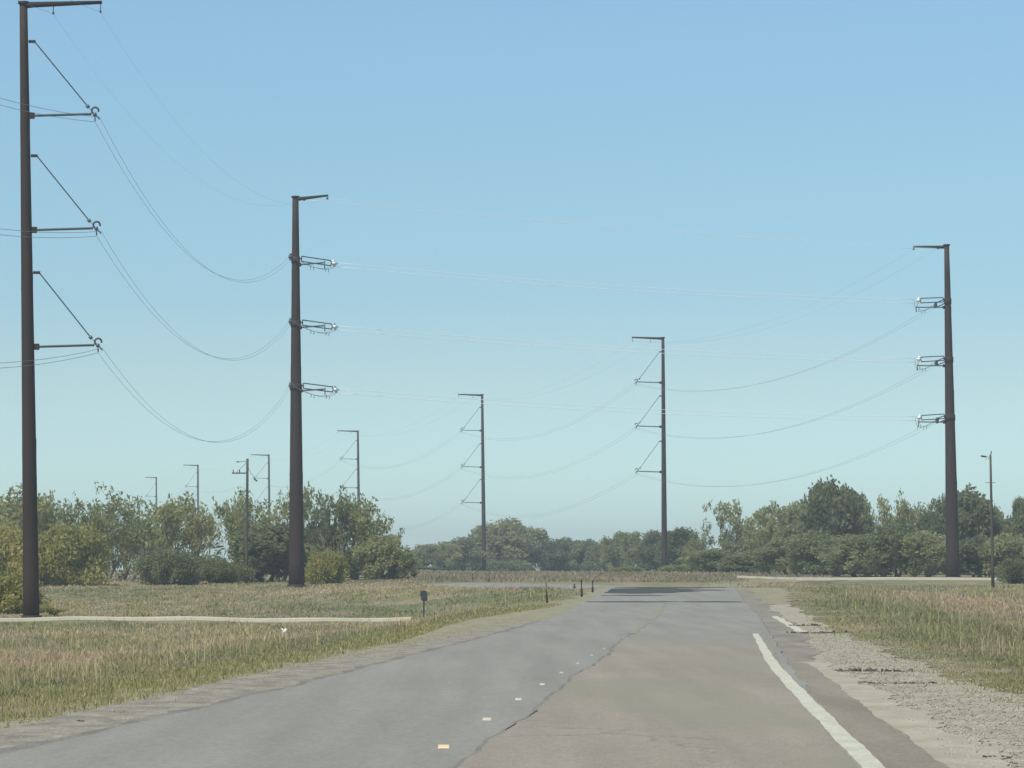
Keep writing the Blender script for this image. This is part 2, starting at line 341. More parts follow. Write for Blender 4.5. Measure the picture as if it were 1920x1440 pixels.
# ------------------------------------------------------------------ road details
for k, (z, lab) in enumerate(zip([30.8,36.7,42.6,48.4,54.2,60,66,72,84],
    ['nearest and largest pale orange reflector tab along the road centre','second nearest pale orange reflector tab on the road centre','third reflector tab from the front along the road centre','fourth reflector tab from the front along the road centre','fifth reflector tab from the front along the road centre','sixth reflector tab from the front along the road centre','seventh small reflector tab from the front along the road centre','eighth small reflector tab from the front along the road centre','farthest tiny reflector tab, beside the far end of the tan lane'])):
    x = float(cen(z))+.02; zz = float(T(x, z))+.04
    r = empty('road_marker', (x, z, zz), lab, 'road marker', 'reflector tabs along the road centre')
    q = max(.45, 1-.1*k); mt = 'tab' if k == 0 else 'tab2' if k < 4 else 'tab3'
    b = MB(); b.box((0,0,.003), (.10*q,.03,.006)); b.build('base', mt, r, False)
    b = MB(); b.box((0,.0,.004+.014*q), (.095*q,.012,.028*q)); b.build('face', mt, r, False)

def crust(name, x0, x1, z, label, cat, h=.035, seed=1, n=26, dz=.12):
    rr = random.Random(seed); b = MB()
    for i in range(n):
        t = (i+rr.random())/n; x = x0+(x1-x0)*t; y = z+dz*math.sin(t*5+seed)+rr.uniform(-.06,.06)
        w = rr.uniform(.3, 1)*(x1-x0)/n*1.3; hh = h*rr.uniform(.35, 1)*(1 if rr.random() > .25 else .3)
        zz = float(T(x, y))+.02
        nn = 7; top = []; bot = []
        for k in range(nn):
            a = 2*math.pi*k/nn; q = rr.uniform(.7, 1.2)
            bot.append((x+math.cos(a)*w*q, y+math.sin(a)*.1*q, zz-.05)); top.append((x+math.cos(a)*w*.7*q, y+math.sin(a)*.07*q, zz+hh*rr.uniform(.7,1.1)))
        b.add(bot+top, [(k, (k+1)%nn, nn+(k+1)%nn, nn+k) for k in range(nn)]+[tuple(range(nn, 2*nn))])
    return tag(b.build(name, 'tar', None, False), label, cat)
crust('broken_asphalt', 5.15, 6.3, 56, 'dark lumpy ridge of broken asphalt across the right gravel shoulder', 'broken asphalt', .05, 1)
crust('broken_asphalt', 4.85, 6.0, 49.9, 'thin dark broken crack line on the gravel just in front of the lumpy ridge', 'broken asphalt', .022, 2)
crust('broken_asphalt', px(1475,92), px(1600,92), 92, 'dark broken slab edge beside the detached white line on the right shoulder', 'broken asphalt', .06, 3, 22, .6)
crust('broken_asphalt', px(1470,104), px(1535,104), 103, 'dark crust of asphalt right behind the detached white line', 'broken asphalt', .06, 4, 18, .5)
crust('rubber_scrap', px(1842,29.6), px(1893,29.6), 29.6, 'flat black rubber scrap lying on coarse gravel in the bottom right corner', 'rubber scrap', .018, 5, 9, .05)
crust('dark_clod', px(142,36.8), px(156,36.8), 36.8, 'small black clod on the left gravel shoulder', 'clod', .02, 6, 5, .02)

# stones
def stones(name, n, zr, off, smin, smax, mat, label, seed=1):
    rs = np.random.RandomState(seed)
    z = zr[0]*(zr[1]/zr[0])**rs.rand(n); o = off[0]+(off[1]-off[0])*rs.rand(n)
    x = cen(z)+o; s = smin+(smax-smin)*rs.rand(n)**3; h = T(x, z)+.02
    base = np.array([[1,0,0],[0,1,0],[-1,0,0],[0,-1,0],[0,0,.8],[0,0,-.6]], float)
    ang = rs.rand(n)*6.28; ca, sa = np.cos(ang), np.sin(ang)
    V = base[None]*(1+.5*(rs.rand(n,6,1)-.5))*s[:,None,None]
    X = V[...,0]*ca[:,None]-V[...,1]*sa[:,None]+x[:,None]; Y = V[...,0]*sa[:,None]+V[...,1]*ca[:,None]+z[:,None]; H = V[...,2]+h[:,None]
    v = np.stack([X,Y,H],-1).reshape(-1,3)
    f = np.array([[0,1,4],[1,2,4],[2,3,4],[3,0,4],[1,0,5],[2,1,5],[3,2,5],[0,3,5]])
    f = (np.arange(n)[:,None,None]*6+f[None]).reshape(-1,3)
    tri_mesh(name, v, f, mat, np.repeat(rs.rand(n), 6), label, 'gravel')
def tri_mesh(name, v, f, mat, tint=None, label=None, cat=None, kind='stuff', link=True):
    me = bpy.data.meshes.new(name); me.vertices.add(len(v)); me.vertices.foreach_set('co', np.asarray(v, np.float32).ravel())
    k = f.shape[1]
    me.loops.add(f.size); me.loops.foreach_set('vertex_index', f.ravel().astype(np.int32))
    me.polygons.add(len(f)); me.polygons.foreach_set('loop_start', (np.arange(len(f))*k).astype(np.int32)); me.polygons.foreach_set('loop_total', np.full(len(f), k, np.int32))
    me.materials.append(M[mat])
    if tint is not None:
        a = me.attributes.new('tint', 'FLOAT', 'POINT'); a.data.foreach_set('value', np.asarray(tint, np.float32))
    me.update(); me.validate()
    if not link: return me
    o = bpy.data.objects.new(name, me); COL.objects.link(o)
    tag(o, label, cat, None, kind); return o
stones('loose_gravel', 16000, (26, 95), (4.3, 6.4), .003, .021, 'stone', 'coarse pale stones on the right shoulder', 1)
stones('fine_gravel', 5000, (30, 100), (-5.0, -3.55), .003, .018, 'stone', 'grey stones on the left shoulder', 2)

# ------------------------------------------------------------------ grass
def blades(name, n, zr, lo, hi, hmin, hmax, mat, label, seed, wmul=1.0, lean=.5, vmul=None, seeds=0.0, zone=None):
    """lo/hi: functions Z -> X limits"""
    rs = np.random.RandomState(seed)
    z = zr[0]*(zr[1]/zr[0])**rs.rand(n)
    a, b = lo(z), hi(z); x = a+(b-a)*rs.rand(n)
    # clumpy
    cl = np.sin(x*1.7+np.sin(z*.9)*2)*np.sin(z*.8+x*.5)+.5*np.sin(x*4.1)*np.sin(z*2.3)
    keep = rs.rand(n) < .55+.4*cl
    keep &= (b > a)
    x, z = x[keep], z[keep]; cl = cl[keep]; n = len(x)
    big = .5+.5*np.sin(x*.35+1)*np.sin(z*.11+.4)
    h = (hmin+(hmax-hmin)*rs.rand(n)**1.5)*(.65+.35*cl*.6+.35*big)
    if vmul is not None: h *= vmul(x, z)
    w = np.maximum(.006, z*.00017)*wmul*(.7+.6*rs.rand(n))
    g0 = T(x, z)-.02
    ang = rs.rand(n)*6.28; le = lean*h*rs.rand(n)
    wa = rs.rand(n)*3.14
    dx, dy = np.cos(ang)*le, np.sin(ang)*le
    wx, wy = np.cos(wa)*w, np.sin(wa)*w*.6
    v = np.stack([np.stack([x-wx, z-wy, g0],-1), np.stack([x+wx, z+wy, g0],-1),
                  np.stack([x+wx*.8+dx*.35, z+wy*.8+dy*.35, g0+h*.6],-1), np.stack([x-wx*.8+dx*.35, z-wy*.8+dy*.35, g0+h*.6],-1),
                  np.stack([x+dx+wx*.25, z+dy, g0+h],-1), np.stack([x+dx-wx*.25, z+dy, g0+h],-1)], 1).reshape(-1,3)
    f = np.array([[0,1,2,3],[3,2,4,5]]); f = (np.arange(n)[:,None,None]*6+f[None]).reshape(-1,4)
    t = np.repeat(np.where(rs.rand(n) < seeds, .9+.1*rs.rand(n), rs.rand(n)*.85), 6)
    o = tri_mesh(name, v, f, mat, t, label, 'grass')
    a = o.data.attributes.new('zone', 'FLOAT', 'POINT'); a.data.foreach_set('value', np.repeat(zone(x, z) if zone else np.full(n, 20.0), 6).astype(np.float32))
    return o
fl = lambda z: -960/F*z*1.12-1.0
fr = lambda z: 960/F*z*1.12+1.0
le_ = lambda z: cen(z)+np.interp(z, [0,40,80,105,120,140,165,222,240], [-5.0,-4.95,-5.2,-6.2,-6.5,-4.7,-4.1,-4.1,-4.5])
re_ = lambda z: cen(z)+np.interp(z, [0,45,62,84,110,150,180,226,240], [6.1,6.1,5.8,5.6,5.3,5.4,6.2,6.5,3])
blades('roadside_grass', 260000, (30, 203), fl, le_, .06, .28, 'grass', 'tall mixed grass left of the road before the path', 11, .9, .8, lambda x, z: (sstep(.3, 5, le_(z)-x)*.75+.25)*np.where(x < px(780, z), 1-.75*sstep(185, 201, z), 1), .1, lambda x, z: le_(z)-x)
blades('verge_grass', 52000, (28, 150), lambda z: le_(z)-1.3, lambda z: le_(z)+.3, .03, .14, 'verge', 'short yellowish grass along the left gravel edge', 12, 1)
blades('tall_weeds', 2600, (34, 190), fl, lambda z: le_(z)-1.5, .35, .62, 'grass', 'scattered taller seed stalks standing above the left grass', 21, .55, .3, None, .75)
blades('tall_weeds', 2200, (42, 260), lambda z: re_(z)+1.5, fr, .35, .62, 'grass', 'scattered taller seed stalks standing above the right grass', 22, .55, .3, None, .6)
blades('shoulder_weeds', 2600, (28, 130), lambda z: cen(z)+4.6, lambda z: re_(z)+.2, .02, .10, 'verge', 'thin weeds coming up through the right gravel', 23, 1.1)
blades('shoulder_weeds', 1800, (28, 120), lambda z: le_(z), lambda z: cen(z)-3.8, .02, .08, 'verge', 'thin weeds coming up through the left gravel', 24, 1.1)
blades('field_grass', 110000, (208.5, 366), fl, lambda z: np.interp(z,[208,230,262,270,280,300,340,370],[3,3.5,1,-2,-7,-7,-7,-9]), .12, .4, 'grass', 'grass in the field between the left path and the trees', 13, 1.2, .5, lambda x, z: .55+0*x, .05)
blades('right_field_grass', 220000, (36, 345), re_, fr, .06, .28, 'grass', 'tall mixed grass on the right of the road', 14, .9, .8, lambda x, z: (sstep(0, 4, x-re_(z))*.75+.25)*(1-.75*sstep(290, 335, z)), .08, lambda x, z: x-re_(z))
blades('right_verge_grass', 9000, (36, 120), lambda z: re_(z)-.4, lambda z: re_(z)+.9, .03, .10, 'verge', 'short sparse grass along the right gravel edge', 15, 1)
blades('far_bank_grass', 60000, (296, 540), lambda z: px(770, z), lambda z: px(1560, z), .08, .38, 'bank', 'rough grass on the bank beyond the crest', 16, 1.3, .5, lambda x, z: np.where((z < 358) & (x > 20), .25, 1.0), .05)

# ------------------------------------------------------------------ transmission poles
def mast(root, H, rb, rt, lean=(0,0)):
    b = MB(); n = 12; k = 13
    pts = [Vector((lean[0]*i/k, lean[1]*i/k, -.4+(H+.4)*i/k)) for i in range(k+1)]
    rad = [rb+(rt-rb)*i/k for i in range(k+1)]
    b.tube(pts, rad, n)
    o = b.build('mast', 'steel', root, True)
    for q in (.28, .55, .8):                    # slip joints
        b2 = MB(); r = rb+(rt-rb)*q; x = lean[0]*q
        b2.tube([(x, 0, H*q-.5), (x, 0, H*q+.5)], [r+.006, r+.004], n, False); b2.build('joint_collar', 'steel', root)
    b2 = MB(); b2.tube([(lean[0],0,H-.05),(lean[0],0,H+.10)], rt+.09, 12); b2.build('cap', 'steel', root)
    b2 = MB(); b2.tube([(0,0,-.2),(0,0,.28)], rb+.12, 16); b2.build('base_flange', 'steel', root)
    return o
def ribbed(b, p, q, r, sheds, core=.55, n=8):
    p, q = Vector(p), Vector(q); pts, rad = [], []
    for i in range(sheds):
        t0 = i/sheds; t1 = (i+.5)/sheds
        pts += [p.lerp(q, t0), p.lerp(q, t1)]; rad += [r*core, r]
    pts.append(q); rad.append(r*core); b.tube(pts, rad, n)
ATT = {}
def tangent_pole(key, xt, xb, Z, base, label, side, levels=(26.9,20.2,13.35), dia=(.97,.46), arm=3.75, top=4.6, topz=33.5, detail=True, topz_tip=None, group='steel transmission poles'):
    X = px(xb, Z); zb = float(T(X, Z)); H = topz+EYE-zb
    lean = (px(xt, Z)-X, 0)
    root = empty('transmission_pole', (X, Z, zb), label, 'power pole', group)
    mast(root, H, dia[0]/2, dia[1]/2, lean)
    up = lambda h: h+EYE-zb                      # height above eye -> local z
    cx = lambda h: lean[0]*up(h)/H
    # top arm for the shield wires
    b = MB(); z1 = up(topz)-.12
    b.tube([(lean[0], 0, z1), (lean[0]+side*.6, 0, z1+.03), (lean[0]+side*top, 0, z1+.17)], [.20,.17,.10], 8)
    ta = b.build('top_arm', 'steel', root)
    att = {'shield': [], 'phase': []}
    for d in (1.75, top-.08):
        b = MB(); zz = z1+.15*d/top
        b.tube([(lean[0]+side*d, 0, zz-.05), (lean[0]+side*d, 0, zz-.5)], .03, 6)
        b.box((lean[0]+side*d, 0, zz-.52), (.09,.3,.12)); b.build('wire_clamp', 'galv', root)
        att['shield'].append(Vector((X+lean[0]+side*d, Z, zb+zz-.56)))
    for h in levels:
        z = up(h); c = cx(h); r0 = dia[0]/2+(dia[1]-dia[0])/2*z/H
        tip = Vector((c+side*(arm+.1), 0, z+.10))
        b = MB(); b.box((c+side*(r0+.12), 0, z), (.34,.16,.36)); b.build('bracket', 'steel', root, False)
        b = MB(); ribbed(b, (c+side*(r0+.25), 0, z), tip-Vector((side*.2,0,0)), .085, 26 if detail else 10, .62, 8 if detail else 6)
        ins = b.build('post_insulator', 'ins', root)
        b = MB(); b.box((c+side*(r0+.14), 0, z+4.35), (.4,.12,.16)); b.build('bracket', 'steel', root, False)
        b = MB(); s0 = Vector((c+side*(r0+.3), 0, z+4.33)); s1 = tip+Vector((-side*.42,0,.45))
        ribbed(b, s0, s1, .05, 30 if detail else 8, .6, 6); b.build('brace_insulator', 'ins', root)
        b = MB(); b.box(s1, (.2,.1,.2), Matrix.Rotation(.8, 3, 'Y')); b.tube([s1, tip], .022, 6)
        b.build('brace_fitting', 'galv', root)
        # C-shaped corona ring above the tip, yoke plate hanging below
        b = MB(); R = .2; cc = tip+Vector((side*.02, 0, .19))
        b.tube([cc+Vector((side*math.cos(a)*R, 0, math.sin(a)*R)) for a in np.linspace(-.3, 4.3, 16)], .055, 8); b.build('corona_ring', 'ins', ins)
        b = MB(); b.box(tip+Vector((0,0,-.02)), (.2,.12,.2)); b.tube([tip, tip+Vector((side*.02,0,-.42))], .04, 6)
        b.box(tip+Vector((side*.12,0,-.12)), (.5,.06,.07), Matrix.Rotation(side*.9, 3, 'Y')); b.build('yoke', 'galv', ins)
        att['phase'].append([Vector((X, Z, zb))+tip+Vector((side*.02,0,-.46)), Vector((X, Z, zb))+tip+Vector((side*.28,0,-.18))])
    ATT[key] = att
    return root
G = 'dark steel monopoles of the high voltage line'
tangent_pole('p1', 44, 59, 208, 0, 'nearest and tallest dark steel pole, at the left edge behind the concrete path', 1, arm=4.0, dia=(.98,.46), group=G)
tangent_pole('p4', 1243, 1246, 502, 0, 'dark steel pole right of centre at the end of the road, arms pointing left', -1, (27.15,20.9,14.5), (.86,.42), 3.7, 4.4, group=G)
tangent_pole('p5', 904, 908, 661, 0, 'dark steel pole left of the road end, rising from the low central trees', -1, (26.8,20.0,13.35), (.86,.44), 3.8, 4.5, detail=False, group=G)
tangent_pole('p6', 671, 674, 828, 0, 'thin far steel pole behind the right end of the left grove', -1, dia=(.8,.46), arm=3.9, top=4.8, detail=False, group=G)
tangent_pole('p7', 504, 506, 994, 0, 'thin far steel pole just left of the second largest pole, beside the wooden pole', -1, dia=(.8,.5), arm=3.9, top=5.0, detail=False, group=G)
tangent_pole('p8', 371, 372, 1087, 0, 'very thin far steel pole above the middle of the left grove', -1, dia=(.8,.5), arm=3.6, top=4.4, detail=False, group=G)
tangent_pole('p9', 293, 294, 1224, 0, 'most distant and smallest steel pole above the left grove', -1, dia=(.8,.5), arm=3.4, top=3.9, detail=False, group=G)

def angle_pole(key, xt, xb, Z, label, to_a, to_b, bis, levels, struts, dia, top, strut, topz):
    X = px(xb, Z); zb = float(T(X, Z)); H = topz+EYE-zb; lean = (px(xt, Z)-X, 0)
    root = empty('transmission_pole', (X, Z, zb), label, 'power pole', G)
    mast(root, H, dia[0]/2, dia[1]/2, lean)
    up = lambda h: h+EYE-zb
    bis = Vector((*bis, 0)).normalized(); A = Vector((*to_a, 0)).normalized(); B = Vector((*to_b, 0)).normalized()
    O = Vector((X, Z, zb)); c0 = Vector((lean[0], 0, up(topz)-.16)); att = {'shieldA': [], 'shieldB': [], 'A': [], 'B': []}
    b = MB(); b.tube([c0, c0+bis*.6, c0+bis*top+Vector((0,0,.14))], [.20,.16,.09], 8); b.build('top_arm', 'steel', root)
    for d in (.9, top-.05):
        p = c0+bis*d+Vector((0,0,-.1)); b = MB(); b.box(p, (.16,.16,.22)); b.build('wire_clamp', 'galv', root)
        att['shieldA'].append(O+p); att['shieldB'].append(O+p)
    for h, hs in zip(levels, struts):
        z = up(h); c = Vector((lean[0]*z/H, 0, 0)); r0 = dia[0]/2+(dia[1]-dia[0])/2*z/H
        b = MB(); b.tube([c+Vector((0,0,z-.3)), c+Vector((0,0,z+.3))], r0+.05, 12); b.build('pole_band', 'steel', root)
        ends = []
        for nm, D in (('A', A), ('B', B)):
            p0 = c+D*(r0+.35)+Vector((0,0,z+.12)); p1 = p0+D*3.0+Vector((0,0,-.22)); u = Vector((0,0,.23))
            b = MB(); ribbed(b, p0+u, p1+u, .062, 16, .6, 6); ribbed(b, p0-u, p1-u, .062, 16, .6, 6); s = b.build('strain_insulator', 'ins', root)
            b = MB()
            for e, kk in ((p0, -1), (p1, 1)):
                b.tube([e+u*1.15, e+D*kk*.12, e-u*1.15], .05, 6)
            b.tube([p0, p0-D*.4], .05, 6); b.build('yoke', 'ins', s)
            b = MB(); b.box(p1+D*.38, (.34,.3,.26)); b.box(p1+D*.3+Vector((0,0,.2)), (.24,.2,.22)); b.box(p1+D*.42+Vector((0,0,-.2)), (.2,.2,.2)); b.tube([p1+D*.1, p1+D*.75], .05, 6); b.build('dead_end_clamp', 'bright' if (nm == 'B') == (key == 'p2') else 'galv', s)
            att[nm].append([O+p1+D*.7+Vector((0,0,.08)), O+p1+D*.7+Vector((0,0,-.3))]); ends.append(p1+D*.5)
        zs_ = up(hs); q0 = c+bis*(r0+.05)+Vector((0,0,zs_)); q1 = c+bis*strut+Vector((0,0,zs_+.08))
        b = MB(); b.box(q0, (.3,.3,.3)); b.build('bracket', 'steel', root)
        b = MB(); ribbed(b, q0, q1, .08, 18, .6, 6); s = b.build('strut_insulator', 'ins', root)
        b = MB(); b.tube([q1+Vector((0,0,.15)), q1+Vector((0,0,-.5))], .05, 6); b.build('jumper_clamp', 'galv', s)
        low = q1+Vector((0,0,-.5))
        b = MB()
        for w in (0, .3):
            pts = []
            for i in range(13):
                t = i/12; p = ends[0]*((1-t)**2)+low*(2*t*(1-t))*1.0+ends[1]*(t*t); p.z = ends[0].z*(1-t)+ends[1].z*t-(4*t*(1-t))*(.75+w*.3)
                pts.append(p+bis*w)
            b.tube(pts, .018, 5)
            for i in (4, 8): b.box(pts[i]+Vector((0,0,-.12)), (.05,.05,.3))
        b.build('jumper', 'wire', root)
    ATT[key] = att
P1 = (-28.3, 208); P2 = (px(555,314), 314); P3 = (px(1786,361), 361); P4 = (px(1190,502), 502)
sub = lambda a, b: (a[0]-b[0], a[1]-b[1])
def bisv(a, b):
    a = Vector(a).normalized(); b = Vector(b).normalized(); c = (a+b).normalized(); return (c.x, c.y)
a2, b2 = sub((-24.3, 208), P2), sub(P3, P2)
angle_pole('p2', 554, 556, 314, 'second largest dark steel pole, left of centre, its bright-tipped insulators pointing right', a2, b2, bisv(a2, b2), (27.85,22.2,16.6), (27.4,21.85,16.25), (1.42,.54), 3.35, 3.0, 33.4)
a3, b3 = sub(P2, P3), sub(P4, P3)
angle_pole('p3', 1775, 1787, 361, 'thick dark steel pole near the right edge, its loop insulators pointing left', a3, b3, bisv(a3, b3), (27.8,21.85,15.95), (27.2,21.25,15.5), (1.46,.5), 3.5, 3.3, 33.5)

# ------------------------------------------------------------------ conductors
def wire_pts(a, b, S, n=28):
    return [a.lerp(b, i/n)-Vector((0,0,4*S*(i/n)*(1-i/n))) for i in range(n+1)]
def conductor(a, b, S, label, mat='wire', r=.02, spacers=True, name='twin_conductor', g=None):
    bb = MB()
    if name == 'twin_conductor':
        for k in (0, 1): bb.tube(wire_pts(a[k], b[k], S), r, 4)
    else: bb.tube(wire_pts(a, b, S), r, 4)
    o = bb.build(name, mat); tag(o, label, 'power line', g)
    if name == 'twin_conductor' and spacers and False:
        w0, w1 = wire_pts(a[0], b[0], S, 4), wire_pts(a[1], b[1], S, 4)
        for i in (1, 2, 3):
            s = MB(); s.tube([w0[i], w1[i]], .018, 4); s.build('spacer', 'galv', o)
LV = ['top', 'middle', 'bottom']
def span(A, B, SA, SB, S, Ss, where, mat='wire', r=.015, rs=.008):
    gg = 'conductors '+where
    for i in range(3): conductor(A[i], B[i], S, f'{LV[i]} pair of sagging cables {where}', mat, r, g=gg)
    for i, nm in enumerate(('inner', 'outer')): conductor(SA[i], SB[i], Ss, f'{nm} thin shield wire {where}', mat, rs, name='shield_wire', g=gg)
a = ATT
d0 = Vector((-11.5, -150, 0))
span([[p+d0 for p in q] for q in a['p1']['phase']], a['p1']['phase'], [p+d0 for p in a['p1']['shield']], a['p1']['shield'], 4.2, 3.2, 'leaving the frame left of the nearest pole', r=.013)
span(a['p1']['phase'], a['p2']['A'], a['p1']['shield'], a['p2']['shieldA'], 5.1, 4.2, 'from the nearest to the second pole', r=.011, rs=.004)
span(a['p2']['B'], a['p3']['A'], a['p2']['shieldB'], a['p3']['shieldA'], .5, .3, 'crossing over the road, bright in the sun', 'wire_glint', .020, .010)
span(a['p3']['B'], a['p4']['phase'], a['p3']['shieldB'], a['p4']['shield'], 3.9, 3.0, 'from the right edge pole to the road end pole', r=.010, rs=.006)
span(a['p4']['phase'], a['p5']['phase'], a['p4']['shield'], a['p5']['shield'], 4.0, 3.0, 'from the road end pole to the middle pole', r=.011, rs=.006)
span(a['p5']['phase'], a['p6']['phase'], a['p5']['shield'], a['p6']['shield'], 4.0, 3.0, 'from the middle pole towards the left grove end', r=.012, rs=.007)
span(a['p6']['phase'], a['p7']['phase'], a['p6']['shield'], a['p7']['shield'], 4.0, 3.0, 'beyond the pole behind the left grove end', r=.012, rs=.007)
span(a['p7']['phase'], a['p8']['phase'], a['p7']['shield'], a['p8']['shield'], 2.5, 2.0, 'ending at the very thin far pole', r=.012, rs=.007)
span(a['p8']['phase'], a['p9']['phase'], a['p8']['shield'], a['p9']['shield'], 3.0, 2.0, 'to the most distant pole above the left grove', r=.012, rs=.007)

# ------------------------------------------------------------------ wooden poles, signs, posts
def wood_pole(xt, xb, Z, ytop, label, build, r=(.16,.12)):
    X = px(xb, Z); zb = float(T(X, Z)); H = (HY-ytop)/F*Z+EYE-zb; l = px(xt, Z)-X
    root = empty('utility_pole', (X, Z, zb), label, 'utility pole')
    b = MB(); b.tube([(l*t, 0, -.3+(H+.3)*t) for t in (0,.25,.5,.75,1)], [r[0]+(r[1]-r[0])*t for t in (0,.25,.5,.75,1)], 10); b.build('pole_shaft', 'wood', root)
    build(root, H, l); return root
def bu(root, H, l):
    z = H-1.38
    b = MB(); b.box((l-.72, 0, z), (1.5,.1,.12)); b.build('crossarm', 'wood', root, False)
    b = MB(); b.tube([(l-1.1,0,z), (l-.1,0,z+1.0)], .02, 5); b.build('arm_brace', 'galv', root)
    for x in (-1.35,-.75):
        b = MB(); ribbed(b, (l+x,0,z+.06), (l+x,0,z+.32), .06, 3); b.build('pin_insulator', 'ins', root)
    b = MB(); b.tube([(l-.1,0,H-.25),(l-.85,0,H-.3)], .025, 6); ribbed(b, (l-.8,0,H-.3), (l-1.05,0,H-.3), .07, 3); b.build('post_insulator', 'ins', root)
    b = MB(); b.tube([(l+.1,0,H-.9),(l+.3,0,H-1.3),(l+.7,0,H-1.9)], .02, 5); ribbed(b, (l+.6,0,H-1.85), (l+.9,0,H-2.15), .1, 3); b.build('cutout', 'ins', root)
wood_pole(464, 462, 338, 860, 'slim wooden utility pole with one short arm, left of the second largest steel pole', bu)
def br(root, H, l):
    b = MB(); b.tube([(l,0,H-.02),(l,0,H+.1)], .03, 6); ribbed(b, (l+.05,0,H+.05), (l+.09,0,H+.34), .05, 3); b.build('pin_insulator', 'ins', root)
    b = MB(); b.tube([(l-.1,0,H-.35),(l-.25,0,H-.12),(l-.42,0,H-.1)], .022, 6); b.build('bracket', 'galv', root)
    b = MB(); b.box((l-.6,0,H-.12), (.42,.16,.14), Matrix.Rotation(.15, 3, 'Y')); b.tube([(l-.36,0,H-.14),(l-.36,0,H-.4)], .02, 5); b.build('arrester', 'ins', root, False)
    b = MB(); b.box((l,0,H-2.35), (.85,.06,.05)); b.build('crossbar', 'galv', root, False)
wood_pole(1857, 1862, 300, 853, 'thin dark wooden utility pole at the right edge, right of the thick steel pole', br, (.15,.09))

# small dark sign seen from behind on a post by the path end
X = px(795, 196); zb = float(T(X, 196)); r = empty('small_sign', (X, 196, zb), 'small dark sign on a thin post at the end of the left concrete path', 'sign')
Hh = (HY-1107)/F*196+EYE-zb
b = MB(); b.box((-.01,0,(Hh-.5)/2-.1), (.09,.07,Hh-.3)); b.build('post', 'sign', r, False)
b = MB(); cpts = []
for q, (sx, sz) in enumerate(((1,1),(-1,1),(-1,-1),(1,-1))):
    for t in np.linspace(0, math.pi/2, 4):
        aa = t+q*math.pi/2; cpts.append((sx*.11+math.cos(aa)*.07-sz*.025, sz*.2+math.sin(aa)*.09))
b.add([(x,-.07,z+Hh-.3) for x, z in cpts]+[(x,.0-.04+.0,z+Hh-.3) for x, z in cpts], [tuple(range(16)), tuple(range(31,15,-1))]+[(k,(k+1)%16,16+(k+1)%16,16+k)[::-1] for k in range(16)])
b.box((0,.1,Hh-.3), (.2,.24,.34)); b.build('panel', 'sign', r, False)
# marker posts
GP = 'slim marker posts along the left road edge'
def mpost(x, Z, hgt, label, redtop=False, w=.09, tilt=0):
    X = px(x, Z); zb = float(T(X, Z)); r = empty('marker_post', (X, Z, zb), label, 'marker post', GP); r.rotation_euler = (0, tilt, 0)
    b = MB(); b.tube([(0,0,-.1),(0,0,hgt*.45),(0,0,hgt*.5),(0,0,hgt*(.98 if not redtop else .7))], [w*.95,w*.8,w*.5,w*.45], 8); b.build('shaft', 'post', r)
    b = MB(); b.box((0,0,hgt*.12), (w*1.9,w*1.6,.14)); b.build('foot', 'post', r, False)
    b = MB(); b.box((0,-.03,hgt*.9), (.075,.04,hgt*(.16 if not redtop else .42))); b.build('reflector', 'red' if redtop else 'post', r, False)
mpost(1026, 155, .85, 'nearest marker post with faded red top at the left road edge', True, .05, -.06)
mpost(1091, 170, .85, 'middle dark marker post at the left road edge, before the crest', False, .055, -.03)
mpost(1111, 184, .62, 'dark marker post closest to the crest of the road', False, .06, .02)
mpost(1077, 262, .4, 'short dark stub post on the far road bend', False, .12)
mpost(917, 300, .6, 'small far post left of the road bend, nearly below the middle steel pole', False, .07)
mpost(886, 318, .6, 'farthest tiny post in the pale grass left of the middle steel pole', False, .07)
# white flower by the path
X = px(532, 118); zb = float(T(X, 118)); r = empty('white_flower', (X, 118, zb), 'single white wildflower standing in the left grass', 'flower')
b = MB(); b.tube([(0,0,0),(.02,0,.42)], .01, 5); b.build('stem', 'verge', r)
b = MB()
for k in range(7):
    aa = k/7*6.28; c_ = Vector((.02+math.cos(aa)*.06, math.sin(aa)*.06, .46+.05*math.sin(k*2.1)))
    b.tube([Vector((.02,0,.42)), c_, c_+Vector((math.cos(aa)*.03,0,.05))], [.01,.05,.012], 5)
b.build('petals', 'petal', r)

